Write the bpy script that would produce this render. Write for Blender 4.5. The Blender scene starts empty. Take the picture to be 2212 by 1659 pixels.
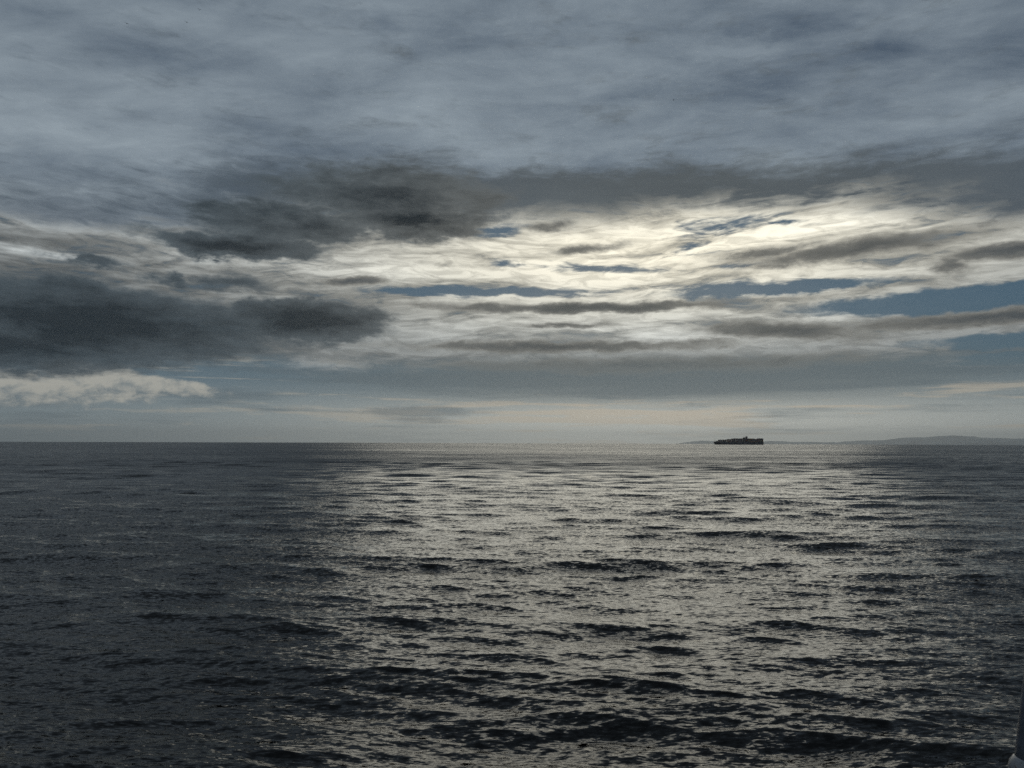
import bpy, bmesh, math, random
import numpy as np
from mathutils import Matrix, Vector

R = math.radians
scene = bpy.context.scene
COL = scene.collection

# ------------------------------------------------------------------ camera
CAM_H = 11.0
LENS, PITCH, ROLL = 26.0, 4.475, 0.19
cam_data = bpy.data.cameras.new('camera')
cam = bpy.data.objects.new('camera', cam_data)
COL.objects.link(cam)
cam_data.sensor_width = 36.0
cam_data.lens = LENS
cam_data.clip_start = 0.05
cam_data.clip_end = 400000.0
CAM_ROT = Matrix.Rotation(R(90 + PITCH), 4, 'X') @ Matrix.Rotation(R(ROLL), 4, 'Z')
cam.matrix_world = Matrix.Translation((0, 0, CAM_H)) @ CAM_ROT
scene.camera = cam

# ------------------------------------------------------------------ view, sampling
vs = scene.view_settings
vs.view_transform = 'Standard'
vs.look = 'None'
vs.exposure = -1.2
vs.gamma = 1.0
vs.use_curve_mapping = False
scene.render.engine = 'CYCLES'
cy = scene.cycles
cy.max_bounces = 5
cy.diffuse_bounces = 1
cy.glossy_bounces = 2
cy.transmission_bounces = 2
cy.volume_bounces = 0
cy.use_adaptive_sampling = True
cy.adaptive_threshold = 0.012
cy.adaptive_min_samples = 16
cy.use_denoising = False
cy.denoiser = 'OPENIMAGEDENOISE'
cy.denoising_input_passes = 'RGB_ALBEDO_NORMAL'
cy.denoising_prefilter = 'ACCURATE'

# ------------------------------------------------------------------ directions
FPX = 2212 * LENS / 36.0                       # focal length in pixels of a 2212-wide view


def view_dir(x, y):
    """World direction seen at (x, y) of the 2212 x 1659 view from the rail."""
    v = Vector((x - 1106.0, 829.5 - y, -FPX)).normalized()
    return (CAM_ROT.to_3x3() @ v).normalized()


def ang(x, y):
    d = view_dir(x, y)
    return math.degrees(math.atan2(d.x, d.y)), math.degrees(math.asin(d.z))


SUN_AZ, SUN_EL = ang(1320, 520)[0], 13.0


def lin(r, g, b):
    f = lambda c: (c / 255) / 12.92 if c / 255 <= 0.04045 else ((c / 255 + 0.055) / 1.055) ** 2.4
    return (f(r), f(g), f(b))


# ------------------------------------------------------------------ node expressions
class Tree:
    def __init__(self, nt):
        self.nt = nt

    def node(self, kind, **props):
        n = self.nt.nodes.new(kind)
        for k, v in props.items():
            setattr(n, k, v)
        return n

    def put(self, sock, v):
        if isinstance(v, V):
            self.nt.links.new(v.s, sock)
        elif isinstance(v, (tuple, list)):
            if len(sock.default_value) == 4 and len(v) == 3:
                v = (*v, 1.0)
            sock.default_value = v
        else:
            sock.default_value = float(v)

    def math(self, op, *a, clamp=False):
        n = self.node('ShaderNodeMath', operation=op, use_clamp=clamp)
        for i, x in enumerate(a):
            self.put(n.inputs[i], x)
        return V(self, n.outputs[0])

    def vmath(self, op, *a):
        n = self.node('ShaderNodeVectorMath', operation=op)
        for i, x in enumerate(a):
            self.put(n.inputs[i], x)
        return V(self, n.outputs['Value' if op in ('DOT_PRODUCT', 'LENGTH', 'DISTANCE') else 'Vector'])

    def vec(self, x, y, z=0.0):
        n = self.node('ShaderNodeCombineXYZ')
        for i, a in enumerate((x, y, z)):
            self.put(n.inputs[i], a)
        return V(self, n.outputs[0])

    def xyz(self, v):
        n = self.node('ShaderNodeSeparateXYZ')
        self.put(n.inputs[0], v)
        return [V(self, o) for o in n.outputs]

    def noise(self, v, scale, detail=5.0, rough=0.55, lac=2.1, dist=0.0, color=False, flat=False):
        n = self.node('ShaderNodeTexNoise', noise_dimensions='2D' if flat else '3D')
        self.put(n.inputs['Vector'], v)
        n.inputs['Scale'].default_value = scale
        n.inputs['Detail'].default_value = detail
        n.inputs['Roughness'].default_value = rough
        n.inputs['Lacunarity'].default_value = lac
        n.inputs['Distortion'].default_value = dist
        return V(self, n.outputs['Color' if color else 0])

    def smooth(self, a, b, x, lo=0.0, hi=1.0, kind='SMOOTHSTEP'):
        n = self.node('ShaderNodeMapRange', interpolation_type=kind, clamp=True)
        for k, v in zip(('Value', 'From Min', 'From Max', 'To Min', 'To Max'), (x, a, b, lo, hi)):
            self.put(n.inputs[k], v)
        return V(self, n.outputs[0])

    def mix(self, f, a, b):
        n = self.node('ShaderNodeMix', data_type='RGBA', clamp_factor=True)
        self.put(n.inputs[0], f)
        self.put(n.inputs[6], a)
        self.put(n.inputs[7], b)
        return V(self, n.outputs[2])

    def dim(self, c, f):
        """A colour times a factor."""
        n = self.node('ShaderNodeMix', data_type='RGBA', clamp_factor=False)
        self.put(n.inputs[0], f)
        self.put(n.inputs[6], (0.0, 0.0, 0.0))
        self.put(n.inputs[7], c)
        return V(self, n.outputs[2])

    def rgb(self, c):
        n = self.node('ShaderNodeSeparateColor')
        self.put(n.inputs[0], c)
        return [V(self, n.outputs[0]), V(self, n.outputs[1])]

    def reach(self, p, cx, cy, rx, ry, rot=0.0):
        """0 at the centre of an ellipse, 1 on its rim; p carries 1 in z."""
        if abs(rot) < 1.5:
            return self.vmath('LENGTH', self.vmath('MULTIPLY_ADD', p, (1 / rx, 1 / ry, 0.0), (-cx / rx, -cy / ry, 0.0)))
        c, k = math.cos(R(rot)), math.sin(R(rot))
        u = self.vmath('DOT_PRODUCT', p, (c / rx, k / rx, -(c * cx + k * cy) / rx))
        v = self.vmath('DOT_PRODUCT', p, (-k / ry, c / ry, (k * cx - c * cy) / ry))
        return self.vmath('LENGTH', self.vec(u, v, 0.0))


class V:
    def __init__(self, t, s):
        self.t, self.s = t, s

    def __add__(self, o): return self.t.math('ADD', self, o)
    __radd__ = __add__
    def __sub__(self, o): return self.t.math('SUBTRACT', self, o)
    def __rsub__(self, o): return self.t.math('SUBTRACT', o, self)
    def __mul__(self, o): return self.t.math('MULTIPLY', self, o)
    __rmul__ = __mul__
    def __truediv__(self, o): return self.t.math('DIVIDE', self, o)
    def __neg__(self): return self.t.math('MULTIPLY', self, -1.0)


def blobs(t, p, items, union=False):
    """Soft ellipses given in the 2212 x 1659 view: cx, cy, rx, ry, tilt, weight; summed, or the largest of them."""
    acc = None
    for cx, cy, rx, ry, rot, w in items:
        a0, e0 = ang(cx, cy)
        a1, _ = ang(cx + rx, cy)
        am, _ = ang(cx - rx, cy)
        _, e1 = ang(cx, cy - ry)
        _, em = ang(cx, cy + ry)
        g = t.reach(p, a0, e0, (a1 - am) / 2, (e1 - em) / 2, rot)
        if union:
            acc = t.math('MAXIMUM', t.math('MULTIPLY_ADD', g, -w, w), 0.0 if acc is None else acc)
        else:
            acc = t.math('MULTIPLY_ADD', t.math('SUBTRACT', 1.0, g, clamp=True), w, 0.0 if acc is None else acc)
    return acc


def patches(t, p, items, level):
    """Like blobs, but given by the extents x0, x1, y0, y1 at which a patch of weight w falls to the level."""
    out = []
    for x0, x1, y0, y1, rot, w in items:
        k = 1.0 / (1.0 - level / w)
        out.append(((x0 + x1) / 2, (y0 + y1) / 2, (x1 - x0) / 2 * k, (y1 - y0) / 2 * k, rot, w))
    return blobs(t, p, out, True)


# ------------------------------------------------------------------ world: broken cloud over clear sky
world = bpy.data.worlds.new('World')
scene.world = world
world.use_nodes = True
wt = world.node_tree
wt.nodes.clear()
t = Tree(wt)
tc = t.node('ShaderNodeTexCoord')
D = t.vmath('NORMALIZE', V(t, tc.outputs['Generated']))
dx, dy, dz = t.xyz(D)
AZ = t.math('ARCTAN2', dx, dy) * (180 / math.pi)
EL = t.math('ARCSINE', dz) * (180 / math.pi)
P0 = t.vec(AZ, EL, 1.0)

def n2(x, y, seed, detail, rough, dist=0.0, color=False):
    """Flat fractal noise, moved to its own part of the pattern by the seed."""
    return t.noise(t.vec(x + seed * 3.7, y + seed * 5.3), 1.0, detail, rough, dist=dist, color=color, flat=True)


# warps that ruffle every cloud edge
wA, wB = [c - 0.5 for c in t.rgb(n2(AZ * 0.055, EL * 0.15, 3, 3, 0.5, color=True))]
vA, vB = [c - 0.5 for c in t.rgb(n2(AZ * 0.30, EL * 0.75, 7, 4, 0.62, color=True))]
PW = t.vec(AZ + wA * 3.0 + vA * 4.2, EL + wB * 1.0 + vB * 1.9, 1.0)
PS = t.vec(AZ + vA * 4.0, EL + vB * 0.9, 1.0)

# clear sky seen through the gaps
sky = t.node('ShaderNodeTexSky', sky_type='NISHITA', sun_disc=False)
sky.sun_elevation = R(SUN_EL)
sky.sun_rotation = R(SUN_AZ)
sky.altitude = 0.0
sky.air_density = 1.0
sky.dust_density = 0.3
sky.ozone_density = 2.0
clear = t.mix(0.65, t.dim(V(t, sky.outputs[0]), 0.026), lin(38, 80, 106))

# how strongly the hidden sun shines through thin cloud
sa, se = ang(1420, 545)
gx = (AZ - sa) * (1 / 29.0)
gy = (EL - se) * (1 / 6.2)
glow = t.math('EXPONENT', -(gx * gx + gy * gy))
ax = (AZ - 13.0) * (1 / 27.0)
mid = t.math('EXPONENT', -(ax * ax))

# high bright streaked sheet
streak = n2(AZ * 0.085 - EL * 0.05 + wA * 0.9, EL * 0.62 - AZ * 0.012 + wB * 1.6, 11, 5, 0.62, dist=0.3)
fine = n2(AZ * 0.42 + EL * 0.2, EL * 1.9 + wB * 2.0, 5, 3, 0.60, dist=0.5)
clump = n2(AZ * 0.16, EL * 0.42, 51, 5, 0.58, dist=0.25)
lum = glow * 0.72 + 0.22 + blobs(t, PS, [(130, 490, 330, 22, 0, .30), (60, 545, 260, 20, 0, .42), (600, 568, 480, 26, 0, .36), (560, 790, 460, 18, 0, .30), (2000, 790, 420, 26, 0, .30), (1900, 480, 420, 40, 0, .25), (1450, 715, 800, 45, 0, .28)])
lum = lum * t.smooth(0.33, 0.60, streak, 0.52, 1.13) * t.smooth(0.32, 0.62, fine, 0.80, 1.12)
warm = t.mix(glow, lin(216, 224, 226), lin(255, 248, 226))
bright = t.dim(warm, lum)

gaps = patches(t, PS, [
    (1440, 1665, 470, 501, 5, 1.0), (1660, 1745, 474, 489, 0, .8), (1160, 1412, 571, 590, -3, 1.0), (1072, 1134, 560, 576, -3, .85),
    (1462, 1518, 531, 544, 4, .8), (1468, 1556, 545, 554, 3, .7), (1574, 1640, 570, 579, 0, .75), (840, 1290, 623, 642, 0, 1.1),
    (1447, 1830, 608, 638, 0, 1.1), (2060, 2500, 753, 783, 0, 1.0),
    (1034, 1122, 486, 506, 5, .9)], 0.43)
gapR = patches(t, PS, [(1440, 1900, 610, 637, 0, 1.6), (1640, 2900, 597, 661, 0, 2.4), (1900, 2900, 697, 743, 0, 2.0)], 0.43)
gfield = t.math('MAXIMUM', gaps - (streak - 0.5) * 1.7 - (fine - 0.5) * 0.9, gapR - (streak - 0.5) * 0.6 - (fine - 0.5) * 0.5)
gapmask = t.smooth(0.12, 0.75, gfield)
sky_c = t.mix(gapmask * 0.97, bright, clear)

# low veil between the sheet and the horizon
low = t.smooth(ang(1106, 765)[1], ang(1106, 815)[1], EL + (streak - 0.5) * 2.6 + (fine - 0.5) * 0.7)
hz = t.smooth(0.0, ang(1106, 790)[1], EL, kind='SMOOTHERSTEP')
veil = t.mix(hz, t.mix(mid, lin(124, 137, 141), lin(206, 207, 198)), t.mix(mid, lin(88, 109, 122), lin(88, 101, 106)))
lowst = n2(AZ * 0.10, EL * 2.0, 21, 3, 0.58, dist=0.3)
stm = t.smooth(0.48, 0.70, lowst + (fine - 0.5) * 0.25 + blobs(t, P0, [(1200, 892, 640, 46, 0, .34), (1480, 905, 300, 30, 0, .16), (2080, 832, 420, 26, 0, .34), (560, 885, 200, 20, 0, .2), (1350, 815, 950, 60, 0, -.5)]) - 0.08)
veil = t.mix(stm * 0.70, veil, t.mix(mid, lin(160, 160, 152), lin(200, 186, 164)))
vdark = t.smooth(0.46, 0.75, n2(AZ * 0.07, EL * 1.1, 33, 4, 0.58) + blobs(t, PS, [(1350, 812, 1000, 60, 0, .5), (1450, 855, 260, 22, 0, .25), (900, 893, 150, 26, 0, .34), (500, 830, 300, 50, 0, .12)]) - 0.06)
veil = t.mix(vdark * 0.6, veil, lin(84, 98, 106))
sky_c = t.mix(low * t.math('MAXIMUM', t.smooth(0.62, 0.25, gapmask), t.smooth(5.6, 4.6, EL)), sky_c, veil)

# lit cumulus low on the left
cu_n = n2(AZ * 0.62, EL * 1.15, 41, 4, 0.62, dist=0.2)
cu_f = patches(t, t.vec(AZ + vA * 1.9, EL + vB * 0.8, 1.0), [
    (-300, 270, 796, 882, 0, 1.5), (90, 360, 786, 864, -8, 1.4), (250, 478, 816, 848, -9, 1.2)], 0.4)
cu_m = t.smooth(0.16, 0.64, cu_f + (cu_n - 0.5) * 0.6) * t.smooth(0.05, 0.3, cu_f)
cu_top = t.smooth(ang(100, 890)[1], ang(100, 795)[1], EL - AZ * 0.05 - 1.2 + (cu_n - 0.5) * 6.5)
cu_c = t.mix(cu_top, lin(112, 123, 128), lin(184, 181, 170))
sky_c = t.mix(cu_m * 0.8, sky_c, cu_c)

# upper deck of grey cloud, in perspective on a level sheet
inv = t.math('DIVIDE', 1.0, t.math('MAXIMUM', dz, 0.0) + 0.12)
du, dv = dx * inv, dy * inv
deckn = n2(du * 0.8 + wB * 0.5, dv * 1.3 + wA * 0.4, 61, 7, 0.60, dist=0.4)
deckn2 = n2(du * 2.8 + dv * 0.6, dv * 6.0, 67, 5, 0.60, dist=0.25)
decky = blobs(t, PW, [(380, 130, 560, 80, -3, -1.0), (900, 80, 320, 60, -4, -.5), (1640, 175, 460, 60, 3, -.75), (1700, 40, 260, 50, -12, -.8),
                      (2150, 150, 320, 110, 5, -.7), (150, 290, 460, 90, 0, .5), (900, 250, 640, 100, 0, .5), (1250, 320, 500, 70, 0, .5),
                      (800, 10, 320, 60, 5, .7), (2000, 10, 280, 70, 0, .6), (1550, 100, 180, 40, -10, .6), (1900, 300, 560, 70, 3, .45)])
dl = (deckn - 0.5) * 1.9 + (deckn2 - 0.5) * 1.5 + decky * 0.65 + 0.05
deckc = t.mix(t.smooth(-0.75, 0.75, dl, kind='LINEAR'), lin(76, 90, 106), lin(144, 156, 165))
belly = blobs(t, PS, [(1500, 428, 760, 100, 0, 1.9), (2120, 430, 600, 120, -1, 2.2), (1180, 425, 320, 80, 0, 1.0), (150, 445, 620, 90, 0, .7), (600, 420, 500, 90, 0, .5), (800, 410, 560, 120, 0, 1.2)])
belly = t.smooth(0.0, 1.3, belly + (clump - 0.5) * 1.6 + (streak - 0.5) * 1.3 + (fine - 0.5) * 1.0)
deckc = t.dim(deckc, t.smooth(28.0, 90.0, EL, 1.0, 0.62))
deckc = t.mix(belly * 0.82, t.mix(t.smooth(18.0, 10.5, EL) * 0.5, deckc, lin(126, 128, 127)), t.mix(mid, lin(68, 80, 92), lin(72, 77, 78)))
edge = EL + (clump - 0.5) * 2.4 + (streak - 0.5) * 3.4 + (fine - 0.5) * 1.5 - blobs(t, P0, [(1600, 470, 420, 100, 0, .5)]) + blobs(t, P0, [(2212, 450, 520, 150, 0, 3.2), (100, 460, 1000, 120, 0, 3.6)])
deckm = t.smooth(ang(1106, 505)[1], ang(1106, 440)[1], edge)
sky_c = t.mix(deckm, sky_c, deckc)

# dark ragged cloud in front: thin grey bands, then the heavy clumps
darkS = patches(t, PS, [
    (1570, 2160, 512, 558, 3, 1.4), (2030, 2400, 520, 554, 0, 1.4), (2005, 2096, 552, 598, 0, 1.1), (1540, 1760, 530, 566, 5, 1.0),
    (820, 1740, 652, 676, -.3, 1.5), (1640, 2800, 662, 698, .3, 1.4),
    (860, 1600, 737, 760, -.5, 1.3), (1500, 1882, 692, 735, -4, 1.4), (860, 1900, 772, 808, -.4, 1.2), (1100, 1330, 696, 708, 0, 1.0), (1180, 1330, 532, 547, 6, 1.0),
    (1130, 1220, 480, 500, 3, 1.0), (678, 840, 598, 617, 1, 1.3)], 0.57)
side = t.smooth(36.0, 46.0, t.math('ABSOLUTE', AZ)) * t.smooth(1.0, 5.0, EL) * t.smooth(20.0, 14.0, EL)
sfield = darkS + (clump - 0.5) * 0.8 + (streak - 0.5) * 0.8 + (fine - 0.5) * 0.5 + side * 0.42
sm = t.smooth(0.28, 0.95, sfield)
scol = t.mix(t.smooth(0.4, 1.5, sfield), lin(122, 121, 115), t.mix(mid, lin(62, 70, 78), lin(60, 63, 63)))
sky_c = t.mix(sm * 0.94, sky_c, scol)
band = t.smooth(0.05, 0.75, blobs(t, P0, [(1400, 818, 1150, 75, 0, 1.0)]) + (lowst - 0.5) * 0.5)
sky_c = t.mix(band * 0.6, sky_c, lin(96, 105, 108))

dark = patches(t, PW, [
    (750, 1066, 440, 524, 0, 1.9), (590, 1088, 362, 485, 0, 1.6), (270, 745, 494, 562, 1, 2.0), (400, 720, 430, 530, 3, 1.6), (115, 298, 554, 582, 0, 1.2), (520, 860, 450, 528, 4, 1.5),
    (-260, 640, 604, 800, 0, 2.3), (500, 862, 640, 752, -1, 2.2), (-300, 380, 690, 808, 0, 1.8), (330, 432, 586, 614, 0, 1.1), (440, 590, 590, 622, 0, 1.0)], 0.57)
dfield = dark + (clump - 0.5) * 0.8 + (streak - 0.5) * 0.35 + (fine - 0.5) * 0.3
dm = t.smooth(0.28, 0.86, dfield)
dcore = t.smooth(0.30, 1.75, dfield + (clump - 0.5) * 0.9 + (fine - 0.5) * 0.25, kind='LINEAR')
dcol = t.mix(dcore, t.mix(mid, lin(80, 92, 100), t.mix(glow, lin(88, 93, 94), lin(136, 135, 128))), t.mix(mid, lin(16, 29, 38), lin(11, 18, 23)))
sky_c = t.mix(dm * 0.96, sky_c, dcol)

# below the horizon the world is the colour of the far sea haze
sky_c = t.mix(t.smooth(-0.2, -3.0, EL), sky_c, lin(70, 78, 82))
bg = t.node('ShaderNodeBackground')
bg.inputs['Strength'].default_value = 0.1
wt.links.new(t.dim(sky_c, 10.0 * 2 ** 1.2).s, bg.inputs['Color'])
wo = t.node('ShaderNodeOutputWorld')
wt.links.new(bg.outputs[0], wo.inputs[0])
world.cycles.sampling_method = 'NONE'

# ------------------------------------------------------------------ sun, veiled by the cloud
sl = bpy.data.lights.new('sun', 'SUN')
sl.energy = 0.68
sl.angle = R(40.0)
sl.color = (1.0, 0.95, 0.80)
sun = bpy.data.objects.new('sun', sl)
COL.objects.link(sun)
sd = Vector((math.sin(R(SUN_AZ)) * math.cos(R(SUN_EL)), math.cos(R(SUN_AZ)) * math.cos(R(SUN_EL)), math.sin(R(SUN_EL))))
sun.rotation_euler = sd.to_track_quat('Z', 'Y').to_euler()
sun.location = (0, 0, 60)

# ------------------------------------------------------------------ helpers for objects
EARTH_R = 7.4e6                                  # with refraction


def sea_level(x, y):
    return -(x * x + y * y) / (2 * EARTH_R)


def mat(name, color, rough=0.6, metal=0.0, noise_amt=0.25, noise_scale=3.0, ior=1.45):
    m = bpy.data.materials.new(name)
    m.use_nodes = True
    q = Tree(m.node_tree)
    b = m.node_tree.nodes['Principled BSDF']
    oc = q.node('ShaderNodeTexCoord')
    n = q.noise(V(q, oc.outputs['Object']), noise_scale, 5, 0.6)
    k = q.smooth(0.3, 0.7, n, 1 - noise_amt, 1 + noise_amt)
    q.put(b.inputs['Base Color'], q.vmath('MULTIPLY', tuple(color), q.vec(k, k, k)))
    q.put(b.inputs['Roughness'], q.smooth(0.3, 0.7, n, max(rough - 0.12, 0.03), min(rough + 0.12, 1.0)))
    b.inputs['Metallic'].default_value = metal
    b.inputs['IOR'].default_value = ior
    return m


def link(name, me, parent=None, loc=(0, 0, 0), rz=0.0):
    o = bpy.data.objects.new(name, me)
    COL.objects.link(o)
    o.location = loc
    o.rotation_euler = (0, 0, rz)
    if parent is not None:
        o.parent = parent
    return o


def tag(o, label=None, cat=None, group=None, kind=None):
    for k, v in (('label', label), ('category', cat), ('group', group), ('kind', kind)):
        if v:
            o[k] = v
    return o


def mesh_from(name, bm, mats, smooth=False):
    me = bpy.data.meshes.new(name)
    bm.normal_update()
    bm.to_mesh(me)
    bm.free()
    for m in mats:
        me.materials.append(m)
    if smooth:
        me.polygons.foreach_set('use_smooth', [True] * len(me.polygons))
    return me


def box(bm, x0, x1, y0, y1, z0, z1, mi=0):
    v = [bm.verts.new((x, y, z)) for z in (z0, z1) for y in (y0, y1) for x in (x0, x1)]
    for f in ((0, 2, 3, 1), (4, 5, 7, 6), (0, 1, 5, 4), (2, 6, 7, 3), (0, 4, 6, 2), (1, 3, 7, 5)):
        bm.faces.new([v[i] for i in f]).material_index = mi


def loft(bm, rings, cap=True, mi=0, closed=True):
    rows = [[bm.verts.new(p) for p in r] for r in rings]
    n = len(rows[0])
    for a, b in zip(rows, rows[1:]):
        for i in range(n if closed else n - 1):
            j = (i + 1) % n
            bm.faces.new((a[i], a[j], b[j], b[i])).material_index = mi
    if cap:
        bm.faces.new(rows[0][::-1]).material_index = mi
        bm.faces.new(rows[-1]).material_index = mi
    return rows


def tube(bm, pts, radii, seg=16, mi=0):
    """Round tube along a list of points."""
    rings = []
    for i, p in enumerate(pts):
        p = Vector(p)
        d = (Vector(pts[min(i + 1, len(pts) - 1)]) - Vector(pts[max(i - 1, 0)])).normalized()
        u = d.cross(Vector((0, 1, 0)) if abs(d.y) < 0.9 else Vector((1, 0, 0))).normalized()
        w = d.cross(u)
        rings.append([p + (u * math.cos(k * 2 * math.pi / seg) + w * math.sin(k * 2 * math.pi / seg)) * radii[i] for k in range(seg)])
    loft(bm, rings, True, mi)


# ------------------------------------------------------------------ sea
def build_sea():
    near = [0.0, 5.0, 10.0, 14.0]
    r = list(near)
    d = 17.0
    while d < 40:
        r.append(d); d *= 1.0028
    while d < 420:
        r.append(d); d *= 1.0040
    while d < 1500:
        r.append(d); d *= 1.009
    while d < 104000:
        r.append(d); d *= 1.06
    r = np.array(r, np.float64)
    dense = np.linspace(-40, 40, 1000)
    coarse = np.linspace(40, 320, 72)[1:-1]
    az = np.radians(np.concatenate([dense, coarse]))
    nr, na = len(r), len(az)
    Rg, Ag = np.meshgrid(r, az, indexing='ij')
    X = (Rg * np.sin(Ag)).ravel()
    Y = (Rg * np.cos(Ag)).ravel()
    rad = Rg.ravel()
    sp_r = np.gradient(r)
    da = np.abs(np.gradient(np.concatenate([dense, coarse])))
    spacing = np.maximum(np.repeat(sp_r, na), (np.radians(np.tile(da, nr)) * rad)).astype(np.float32)
    rng = np.random.default_rng(11)
    H = np.zeros(X.size, np.float32)
    DX = np.zeros(X.size, np.float32)
    DY = np.zeros(X.size, np.float32)
    Xf, Yf = X, Y
    comps = []
    for lo, hi, n, slope, spread in WAVE_BANDS:
        for i in range(n):
            lam = lo * (hi / lo) ** ((i + rng.random()) / n)
            th = R(WAVE_DIR) + rng.normal(0, R(spread))
            s = slope * math.sqrt(2.0 / n)
            comps.append((lam, th, s * lam / (2 * math.pi), rng.random() * 2 * math.pi))
    near_mask = rad < 6000
    idx = np.nonzero(near_mask)[0]
    xs, ys, sp = Xf[idx], Yf[idx], spacing[idx]
    h = np.zeros(idx.size, np.float32); hx = h.copy(); hy = h.copy()
    for lam, th, a, ph in comps:
        k = 2 * math.pi / lam
        c, s_ = math.sin(th), math.cos(th)
        w = np.clip((lam / sp - 2.2) / 2.6, 0, 1)
        sel = w > 0
        if not sel.any():
            continue
        arg = np.mod(k * (c * xs[sel] + s_ * ys[sel]) + ph, 2 * math.pi).astype(np.float32)
        co, si = np.cos(arg), np.sin(arg)
        wa = (w[sel] * a).astype(np.float32)
        h[sel] += wa * co
        hx[sel] -= wa * c * si * CHOP
        hy[sel] -= wa * s_ * si * CHOP
    # a lone steep crest that stands out in the middle distance
    for vx, vy, hgt, wx, wy in ((870, 1130, 0.55, 2.6, 1.5), (1475, 1118, 0.35, 3.2, 1.4)):
        dr = view_dir(vx, vy)
        cx, cy_ = -dr.x / dr.z * CAM_H, -dr.y / dr.z * CAM_H
        h += (hgt * np.exp(-((xs - cx) / wx) ** 2 - ((ys - cy_) / wy) ** 2)).astype(np.float32)
    H[idx], DX[idx], DY[idx] = h, hx, hy
    Z = H - (rad ** 2) / (2 * EARTH_R)
    co = np.stack([X + DX, Y + DY, Z], 1).astype(np.float32)
    # quads, with the first ring collapsed near the ship's side
    i = np.arange(nr - 1)[:, None]
    j = np.arange(na)[None, :]
    jn = (j + 1) % na
    q = np.stack([i * na + j, i * na + jn + 0 * i, (i + 1) * na + jn, (i + 1) * na + j], -1).reshape(-1, 4)
    me = bpy.data.meshes.new('sea')
    me.vertices.add(len(co))
    me.vertices.foreach_set('co', co.ravel())
    me.loops.add(q.size)
    me.loops.foreach_set('vertex_index', q[:, ::-1].ravel().astype(np.int32))
    me.polygons.add(len(q))
    me.polygons.foreach_set('loop_start', np.arange(0, q.size, 4, dtype=np.int32))
    me.update(calc_edges=True)
    me.polygons.foreach_set('use_smooth', np.ones(len(q), bool))
    me.update()
    return me


# wavelength range in metres, count, rms slope, direction spread in degrees
WAVE_DIR = 8.0
CHOP = 0.9
WAVE_BANDS = [(14.0, 28.0, 6, 0.048, 12), (6.0, 14.0, 16, 0.075, 13), (2.6, 6.0, 28, 0.092, 15), (1.1, 2.6, 36, 0.110, 18), (0.45, 1.1, 44, 0.100, 26)]

sea_mat = bpy.data.materials.new('sea_water')
sea_mat.use_nodes = True
q = Tree(sea_mat.node_tree)
geo = q.node('ShaderNodeNewGeometry')
pos = V(q, geo.outputs['Position'])
px_, py_, pz_ = q.xyz(pos)
dist = q.vmath('LENGTH', q.vec(px_, py_, 0.0))
gust = q.noise(q.vec(px_ * 0.012, py_ * 0.02, 1.0), 1.0, 4, 0.55)
gustf = q.smooth(0.3, 0.7, gust, 0.75, 1.25)


def slopes(fx, fy, z, detail, rough, distn=0.3):
    n = q.noise(q.vec(px_ * fx, py_ * fy, z), 1.0, detail, rough, dist=distn, color=True)
    return q.vmath('SUBTRACT', n, (0.5, 0.5, 0.5))


SLOPE_FINE, SLOPE_MID, SLOPE_FAR = 1.40, 0.50, 1.2
s1 = q.vmath('MULTIPLY', slopes(2.3, 7.0, 0.0, 3, 0.58), (SLOPE_FINE * 1.3, SLOPE_FINE, 0.0))
s2 = q.vmath('MULTIPLY', slopes(0.55, 1.9, 9.0, 2, 0.55), (SLOPE_MID * 1.5, SLOPE_MID, 0.0))
s3 = q.vmath('MULTIPLY', slopes(0.12, 0.36, 17.0, 4, 0.62), (SLOPE_FAR * 1.3, SLOPE_FAR, 0.0))
farw = q.smooth(120.0, 600.0, dist)
midw = q.smooth(25.0, 120.0, dist, 0.7, 1.0)
tot = q.vmath('ADD', q.vmath('MULTIPLY', s1, q.vec(gustf, gustf, 0.0)), q.vmath('MULTIPLY', s2, q.vec(midw, midw, 0.0)))
tot = q.vmath('ADD', tot, q.vmath('MULTIPLY', s3, q.vec(farw, farw, 0.0)))
# far off only the faces turned to the ship rise into sight
tx_, ty_, tz_ = q.xyz(tot)
facing = q.smooth(40.0, 450.0, dist)
cat = q.noise(q.vec(px_ * 0.0035, py_ * 0.009, 5.0), 1.0, 6, 0.65, dist=0.4)
ty_ = ty_ + (q.math('ABSOLUTE', ty_) * -1.2 - q.smooth(0.32, 0.68, cat, 0.05, 0.17, kind='LINEAR') - ty_) * facing
tot = q.vec(tx_, ty_, tz_)
nrm = q.vmath('NORMALIZE', q.vmath('ADD', V(q, geo.outputs['Normal']), tot))
pb = sea_mat.node_tree.nodes['Principled BSDF']
pb.inputs['Base Color'].default_value = (0.0, 0.0, 0.0, 1)
pb.inputs['Roughness'].default_value = 0.06
pb.inputs['IOR'].default_value = 1.333
q.put(pb.inputs['Normal'], nrm)
sea_me = build_sea()
sea_me.materials.append(sea_mat)
sea = link('sea', sea_me)
tag(sea, 'dark choppy open sea reflecting bright cloud', 'sea', kind='structure')
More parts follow.
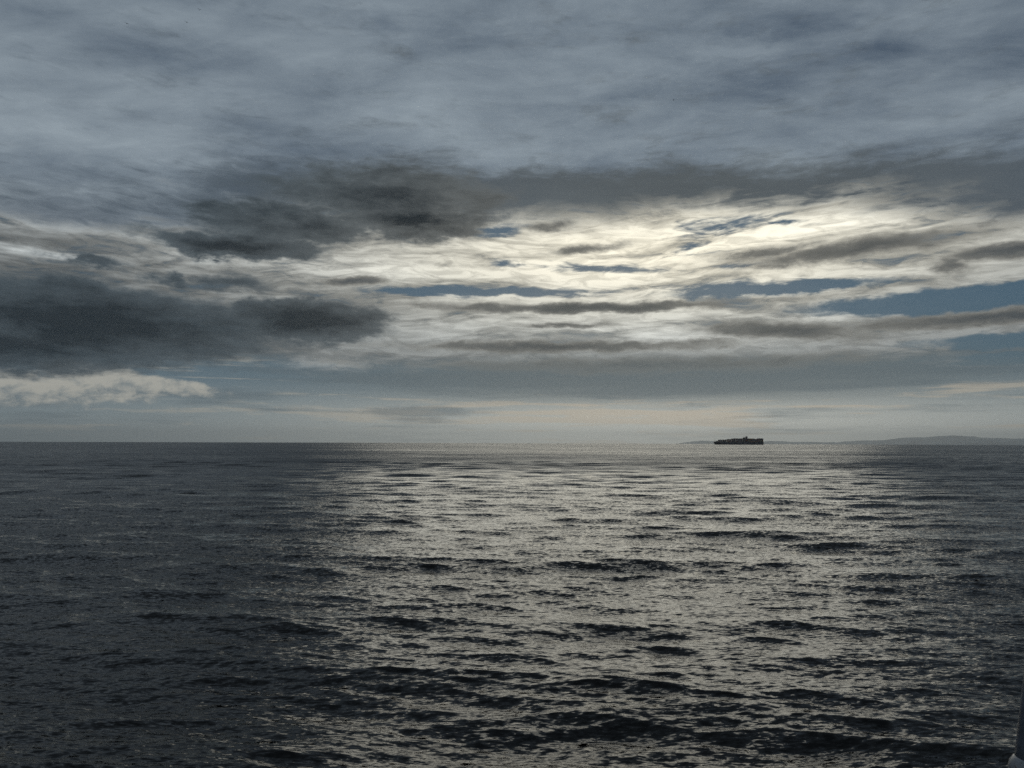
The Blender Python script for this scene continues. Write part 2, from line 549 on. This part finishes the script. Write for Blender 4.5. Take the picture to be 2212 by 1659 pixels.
# ------------------------------------------------------------------ far hills
def build_ridge(name, dist_m, depth, line, seed, material):
    """A range of hills: skyline points (view x, view y) at a distance, rising and falling over its depth."""
    rng = np.random.default_rng(seed)
    pts = []
    for x, y in line:
        d = view_dir(x, y)
        hor = math.hypot(d.x, d.y)
        pts.append((math.atan2(d.x, d.y), CAM_H + d.z / hor * dist_m))
    a = np.array([p[0] for p in pts]); h = np.array([p[1] for p in pts])
    n, m = 220, 22
    azs = np.linspace(a[0], a[-1], n)
    top = np.interp(azs, a, h)
    for k in range(2):
        top = np.convolve(np.pad(top, 3, mode='edge'), np.ones(7) / 7, 'valid')
    for f, amp in ((9, .035), (23, .022), (57, .012)):
        top = top + amp * np.ptp(h) * np.interp(np.linspace(0, f, n), np.arange(f + 1), rng.normal(0, 1, f + 1))
    base = sea_level(0, dist_m) - 60
    verts, faces = [], []
    for j in range(m):
        s = -1 + 2 * j / (m - 1)
        prof = math.cos(s * math.pi / 2) ** 1.3
        jit = np.interp(np.linspace(0, 40, n), np.arange(41), rng.normal(0, .05, 41))
        for i in range(n):
            r = dist_m + s * depth
            z = base + (top[i] - base) * max(prof + jit[i] * (1 - abs(s)) * (abs(s) > .05), 0)
            verts.append((r * math.sin(azs[i]), r * math.cos(azs[i]), z))
    for j in range(m - 1):
        for i in range(n - 1):
            faces.append((j * n + i, j * n + i + 1, (j + 1) * n + i + 1, (j + 1) * n + i))
    me = bpy.data.meshes.new(name)
    me.from_pydata(verts, [], faces)
    me.polygons.foreach_set('use_smooth', [True] * len(me.polygons))
    me.materials.append(material)
    return tag(link(name, me), kind='structure')


hill_mat = mat('hill_forest_and_rock', (0.30, 0.33, 0.34), 0.9, 0, 0.35, 0.0006)
HZ = 957
tag(build_ridge('far_hills', 97000, 7000, [(1760, HZ + 6), (1830, 953), (1890, 951.5), (1975, 946), (2035, 942.5), (2075, 942), (2110, 943.5), (2150, 946), (2212, 947), (2400, 942), (2700, 953), (2900, HZ + 8)], 4, hill_mat), 'faint far range of hazy hills along the horizon', 'hills')
tag(build_ridge('near_hills', 78000, 6000, [(1990, HZ + 6), (2040, 953), (2085, 949), (2125, 947.5), (2165, 950), (2205, 948), (2260, 946), (2420, 942), (2600, 949), (2800, HZ + 8)], 9, hill_mat), 'blue grey hills low on the horizon at the right edge', 'hills')
tag(build_ridge('low_hills', 92000, 4000, [(1440, HZ + 4), (1480, 955), (1515, 952), (1560, 954), (1620, 954.5), (1680, 953), (1730, 954.5), (1800, 955.5), (1850, HZ + 4)], 15, hill_mat), 'pale low hills on the horizon behind the container ship', 'hills')

# ------------------------------------------------------------------ container ship
SHIP_D = 4880.0
sx_az, _ = ang(1594.5, HZ)
ship_loc = Vector((SHIP_D * math.sin(R(sx_az)), SHIP_D * math.cos(R(sx_az)), 0))
ship_loc.z = sea_level(ship_loc.x, ship_loc.y)
ship = link('container_ship', None, None, ship_loc, -R(sx_az) + R(1.5))
ship.scale = (1.0, 1.0, 1.17)
tag(ship, 'dark laden container ship steaming left along the horizon', 'ship')

hull_mat = mat('hull_paint', (0.035, 0.045, 0.07), 0.5, 0, 0.3, 0.05)
boot_mat = mat('hull_red_lead', (0.16, 0.04, 0.03), 0.6, 0, 0.3, 0.08)
white_mat = mat('ship_white_paint', (0.06, 0.06, 0.06), 0.5, 0, 0.1, 0.1)
steel_mat = mat('ship_steel', (0.12, 0.12, 0.12), 0.6, 0.3, 0.2, 0.2)
pane_mat = mat('bridge_glass', (0.02, 0.025, 0.03), 0.08, 0, 0.1, 0.2)
funnel_mat = mat('funnel_paint', (0.05, 0.035, 0.06), 0.5, 0, 0.2, 0.1)
box_mats = [mat('container_' + n, c, 0.65, 0, 0.3, 0.3) for n, c in (
    ('blue', (0.03, 0.06, 0.13)), ('maroon', (0.12, 0.03, 0.03)), ('green', (0.03, 0.09, 0.07)), ('grey', (0.15, 0.15, 0.15)), ('orange', (0.2, 0.08, 0.03)))]

BEAM, DECK_Z = 21.0, 12.5                       # half beam, main deck above water


def hull_half(x, z):
    """Half breadth of the hull at station x (bow at -151) and height z."""
    s = (x + 151.0) / 302.0
    flare = max(0.0, min(1.0, z / 15.0))
    ent = 0.05 + 0.16 * (1 - flare)
    fine_ = min(1.0, max(0.0, (s - 0.03 * (1 - flare)) / (ent + 0.10)))
    w = BEAM * (1 - (1 - fine_) ** 2.0)
    run = max(0.0, (s - 0.86) / 0.14)
    w *= 1 - (0.10 + 0.35 * (1 - flare)) * run ** 2
    return max(w, 0.15)


bm = bmesh.new()
levels = [-3.0, 0.0, 3.0, 6.0, 9.0, DECK_Z]
stations = np.concatenate([np.linspace(-151, -90, 22), np.linspace(-80, 100, 10), np.linspace(108, 151, 10)])
rings = []
for x in stations:
    rake = lambda z: (1 - (x + 151) / 302) ** 8 * (15.0 - z) * 0.62
    topz = DECK_Z + 2.8 * max(0.0, (-118 - x) / 33.0)
    lv = levels[:-1] + [topz]
    port = [(x + rake(z), -hull_half(x, z), z) for z in lv]
    star = [(x + rake(z), hull_half(x, z), z) for z in reversed(lv)]
    rings.append(port + star)
loft(bm, rings, True, 0)
for f in bm.faces:
    if f.calc_center_median().z < 1.4:
        f.material_index = 1
hull = link('hull', mesh_from('hull', bm, [hull_mat, boot_mat]), ship)
for s in (-1, 1):
    bm = bmesh.new()
    rings = []
    for x in stations[2:]:
        y = s * hull_half(x, 13) * 0.985
        z = DECK_Z + 2.8 * max(0.0, (-118 - x) / 33.0)
        rings.append([(x, y - .15, z), (x, y + .15, z), (x, y + .15, z + 1.3), (x, y - .15, z + 1.3)])
    loft(bm, rings)
    link('bulwark', mesh_from('bulwark', bm, [hull_mat]), hull)

rnd = random.Random(5)
CW, CH = 2.44, 2.6


def bay(x0, length, top, halfrows):
    """One bay of stacked boxes across the ship, each row a column of boxes."""
    bm = bmesh.new()
    z0 = DECK_Z + 1.4
    n = max(1, int(round((top - z0) / CH)))
    ch = (top - z0) / n
    for r_ in range(-halfrows, halfrows + 1):
        y = r_ * (CW + 0.06)
        k = n if abs(r_) in (halfrows, halfrows - 1) else n - rnd.choice((0, 0, 0, 1))
        for j in range(k):
            z = z0 + j * ch
            if rnd.random() < 0.35:
                h = length / 2
                box(bm, x0, x0 + h - .05, y - CW / 2, y + CW / 2, z, z + ch - .05, rnd.randrange(5))
                box(bm, x0 + h + .05, x0 + length, y - CW / 2, y + CW / 2, z, z + ch - .05, rnd.randrange(5))
            else:
                box(bm, x0, x0 + length, y - CW / 2, y + CW / 2, z, z + ch - .05, rnd.randrange(5))
    link('container_stack', mesh_from('container_stack', bm, box_mats), ship)


def lashing(x, top):
    bm = bmesh.new()
    for y in np.linspace(-20, 20, 9):
        box(bm, x - .2, x + .2, y - .15, y + .15, DECK_Z - .2, top)
    for z in np.arange(DECK_Z + 3, top + .1, 2.6):
        box(bm, x - .45, x + .45, -20.4, 20.4, z - .12, z + .1)
    link('lashing_bridge', mesh_from('lashing_bridge', bm, [steel_mat]), ship)


L = 12.2
tops = [(-134.5, 20.5, 4), (-121.5, 26.4, 6), (-108.5, 27.0, 7), (-95, 27.2, 8), (-81.5, 27.0, 8), (-68, 29.8, 8), (-54.5, 29.8, 8), (-41, 32.6, 8), (-27.5, 33.4, 8),
        (-14, 33.4, 8), (-0.5, 33.2, 8), (13, 33.4, 8), (59.5, 33.0, 8), (73, 33.0, 8), (86.5, 32.4, 8), (100, 30.6, 8), (113.5, 33.6, 8), (127, 34.0, 7), (139.0, 33.6, 7)]
for i, (x0, top, hr) in enumerate(tops):
    bay(x0, 14.6 if x0 == 13 else L if x0 < 138 else 10.6, top, hr)
    if i and i % 2 == 0:
        lashing(x0 - 0.65, DECK_Z + 9)

# accommodation block with the bridge, then funnel
house = link('deckhouse', None, ship)
bm = bmesh.new()
for k in range(8):
    z = DECK_Z + k * 2.85
    box(bm, 29.0, 42.5, -17 + .3 * k, 17 - .3 * k, z, z + 2.6)
    box(bm, 28.6, 42.9, -17.4 + .3 * k, 17.4 - .3 * k, z + 2.6, z + 2.85)
link('accommodation', mesh_from('accommodation', bm, [white_mat]), house)
bm = bmesh.new()
zb = DECK_Z + 8 * 2.85
box(bm, 29.5, 41.5, -20.5, 20.5, zb, zb + 1.1)
box(bm, 30.3, 41.0, -20.0, 20.0, zb + 2.3, zb + 2.9)
box(bm, 30.6, 40.8, -19.6, 19.6, zb + 1.1, zb + 2.3, 1)
box(bm, 33.5, 39.5, -6, 6, zb + 2.9, zb + 4.2)
link('bridge', mesh_from('bridge', bm, [white_mat, pane_mat]), house)
bm = bmesh.new()
tube(bm, [(37, 0, zb + 4), (37, 0, zb + 10)], [.6, .35], 10)
box(bm, 36.6, 37.4, -3.4, 3.4, zb + 6.6, zb + 7.0)
box(bm, 35.6, 36.4, -1.8, 1.8, zb + 8.3, zb + 8.7)
link('radar_mast', mesh_from('radar_mast', bm, [white_mat]), house)
bm = bmesh.new()
box(bm, 42.95, 58.5, -15, 15, DECK_Z, 33.0)
loft(bm, [[(43.6, -6.5, z), (58.0 - (z - 12) * .03, -6.5, z), (58.0 - (z - 12) * .03, 6.5, z), (43.6, 6.5, z)] for z in (32.9, 36.0, 43.6)])
for yy in (-2.5, 0, 2.5):
    tube(bm, [(48 + abs(yy), yy, 43), (48.5 + abs(yy), yy, 46.3)], [.75, .7], 10)
link('funnel', mesh_from('funnel', bm, [funnel_mat]), ship)
bm = bmesh.new()
tube(bm, [(-141, 0, 14), (-141, 0, 35.5)], [.8, .3], 8)
box(bm, -141.4, -140.6, -2.5, 2.5, 28, 28.5)
box(bm, -141.9, -140.1, -.9, .9, 22.5, 23.4)
link('foremast', mesh_from('foremast', bm, [white_mat]), ship)
for s in (-1, 1):
    bm = bmesh.new()
    loft(bm, [[(46 + u, s * (18.6 + .0) + r_ * math.cos(a) * 1.5, 22 + r_ * math.sin(a) * 1.4) for a in np.linspace(0, 2 * math.pi, 9)[:-1]] for u, r_ in ((0, .15), (1.2, .8), (4, 1), (7, .8), (8.4, .15))])
    link('lifeboat', mesh_from('lifeboat', bm, [mat('lifeboat_orange', (0.55, 0.14, 0.03), 0.5)]), ship)

# ------------------------------------------------------------------ birds
feather = mat('gull_feather', (0.10, 0.10, 0.11), 0.8, 0, 0.3, 8.0)


def bird(x, y, rng_m, bank, yaw, flap, span, label):
    """A flying gull: one continuous body with spread wings, tail and beak."""
    bm = bmesh.new()
    body = [(-.24, .008, .010), (-.20, .030, .030), (-.15, .042, .042), (-.08, .058, .060), (.02, .066, .062), (.12, .048, .046), (.20, .026, .022), (.30, .060, .008), (.34, .066, .004)]
    rings = [[(w * math.cos(a), u, h * math.sin(a)) for a in np.linspace(0, 2 * math.pi, 11)[:-1]] for u, w, h in body]
    loft(bm, rings)
    for s in (-1, 1):
        sec = [(0.03, -.09, .09, 0.0, .018), (.18, -.12, .07, flap * .16, .014), (.34, -.13, .03, flap * .22, .010), (.48, -.06, .06, flap * .18, .007), (.62, .06, .12, flap * .08, .003)]
        sec = [(a * span / 1.24, b, c, d, e) for a, b, c, d, e in sec]
        loft(bm, [[(s * a, b, d), (s * a, (b + c) / 2, d + e), (s * a, c, d), (s * a, (b + c) / 2, d - e * .5)] for a, b, c, d, e in sec])
    bmesh.ops.recalc_face_normals(bm, faces=bm.faces)
    d = view_dir(x, y)
    o = link('gull', mesh_from('gull', bm, [feather], True), None, Vector((0, 0, CAM_H)) + d * rng_m)
    o.rotation_euler = (0, R(bank), R(yaw))
    return tag(o, label, 'bird', 'birds flying high over the sea')


bird(273.5, 50.8, 255, 24, 8, .9, 1.30, 'dark bird gliding at the upper left, farthest left of the four')
bird(403, 48, 265, 20, 15, .7, 1.28, 'dark bird below and left of the topmost bird')
bird(430.5, 21.5, 280, 14, 24, 1.6, 1.25, 'small dark bird highest in the sky near the top edge')
bird(1455, 216, 300, 8, 62, .5, 1.05, 'lone tiny dark bird right of centre under grey cloud')

# ------------------------------------------------------------------ our own ship: deck, bulwark and the post at its rail
deck_mat = mat('deck_paint', (0.10, 0.13, 0.11), 0.7, 0, 0.3, 2.0)
side_mat = mat('ship_side_paint', (0.50, 0.51, 0.52), 0.5, 0, 0.15, 1.5)
post_mat = mat('post_grey_paint', (0.055, 0.065, 0.085), 0.42, 0, 0.35, 14.0)
def worn(m, rust, amount):
    """Chips and rust bleeding through the paint."""
    w = Tree(m.node_tree)
    b = m.node_tree.nodes['Principled BSDF']
    paint = V(w, b.inputs['Base Color'].links[0].from_socket)
    oc = w.node('ShaderNodeTexCoord')
    n = w.noise(V(w, oc.outputs['Object']), 60.0, 6, 0.7, dist=0.6)
    w.put(b.inputs['Base Color'], w.mix(w.smooth(amount, amount + 0.06, n), paint, rust))
    return m


clamp_mat = mat('clamp_pale_paint', (0.20, 0.21, 0.23), 0.35, 0, 0.3, 20.0)
worn(post_mat, (0.09, 0.05, 0.03), 0.62)
worn(clamp_mat, (0.11, 0.06, 0.035), 0.60)
rubber_mat = mat('black_rubber', (0.012, 0.012, 0.013), 0.7, 0, 0.3, 20.0)
bm = bmesh.new()
box(bm, -9, 9, -5.5, 1.50, CAM_H - 1.72, CAM_H - 1.64)
deck = link('deck', mesh_from('deck', bm, [deck_mat]))
tag(deck, kind='structure')
bm = bmesh.new()
box(bm, -9, 9, 1.50, 1.58, 0.8, CAM_H - 0.90)
link('ship_side', mesh_from('ship_side', bm, [side_mat]), deck)
bm = bmesh.new()
box(bm, -9, 9, 1.46, 1.66, CAM_H - 0.897, CAM_H - 0.84)
link('cap_rail', mesh_from('cap_rail', bm, [side_mat]), deck)


def rail_point(x, y, depth):
    """Point seen at (x, y) of the view, at a distance ahead."""
    d = view_dir(x, y)
    return Vector((0, 0, CAM_H)) + d * (depth / d.y)


PD = 1.56
post = link('rail_post', None, None, (1.12, PD, CAM_H - 0.84))
tag(post, 'grey leaning rail post with pale clamp at the lower right corner', 'post')
p_low = rail_point(2187 + 46, 1660, PD) - post.location
p_up = rail_point(2212 + 40, 1473, PD) - post.location
axis = (p_up - p_low).normalized()
bm = bmesh.new()
tube(bm, [p_low - axis * 0.10, p_low, p_low + axis * .15, p_low + axis * 1.1], [.0345, .0345, .033, .026], 32)
link('pole', mesh_from('pole', bm, [post_mat], True), post)
bm = bmesh.new()
tube(bm, [p_low + axis * k for k in (-.028, -.022, -.008, .004, .012, .016)], [.038, .042, .0435, .042, .038, .0355], 32)
link('clamp', mesh_from('clamp', bm, [clamp_mat], True), post)
bm = bmesh.new()
tube(bm, [p_low + axis * k for k in (-.11, -.09, -.05, -.030)], [.060, .058, .044, .040], 32)
link('foot', mesh_from('foot', bm, [rubber_mat], True), post)

# ------------------------------------------------------------------ haze
HAZE_DENSITY = 1.35e-5
bm = bmesh.new()
box(bm, -107000, 107000, -107000, 107000, sea_level(0, 150000) * 1.0 - 70, 1420)
hm = bpy.data.materials.new('haze_air')
hm.use_nodes = True
hm.node_tree.nodes.clear()
q = Tree(hm.node_tree)
pv = q.node('ShaderNodeVolumePrincipled')
pv.inputs['Color'].default_value = (0.92, 0.96, 0.985, 1)
pv.inputs['Density'].default_value = HAZE_DENSITY
pv.inputs['Anisotropy'].default_value = 0.65
ho = q.node('ShaderNodeOutputMaterial')
hm.node_tree.links.new(pv.outputs[0], ho.inputs['Volume'])
haze = link('haze', mesh_from('haze', bm, [hm]))
tag(haze, kind='stuff')
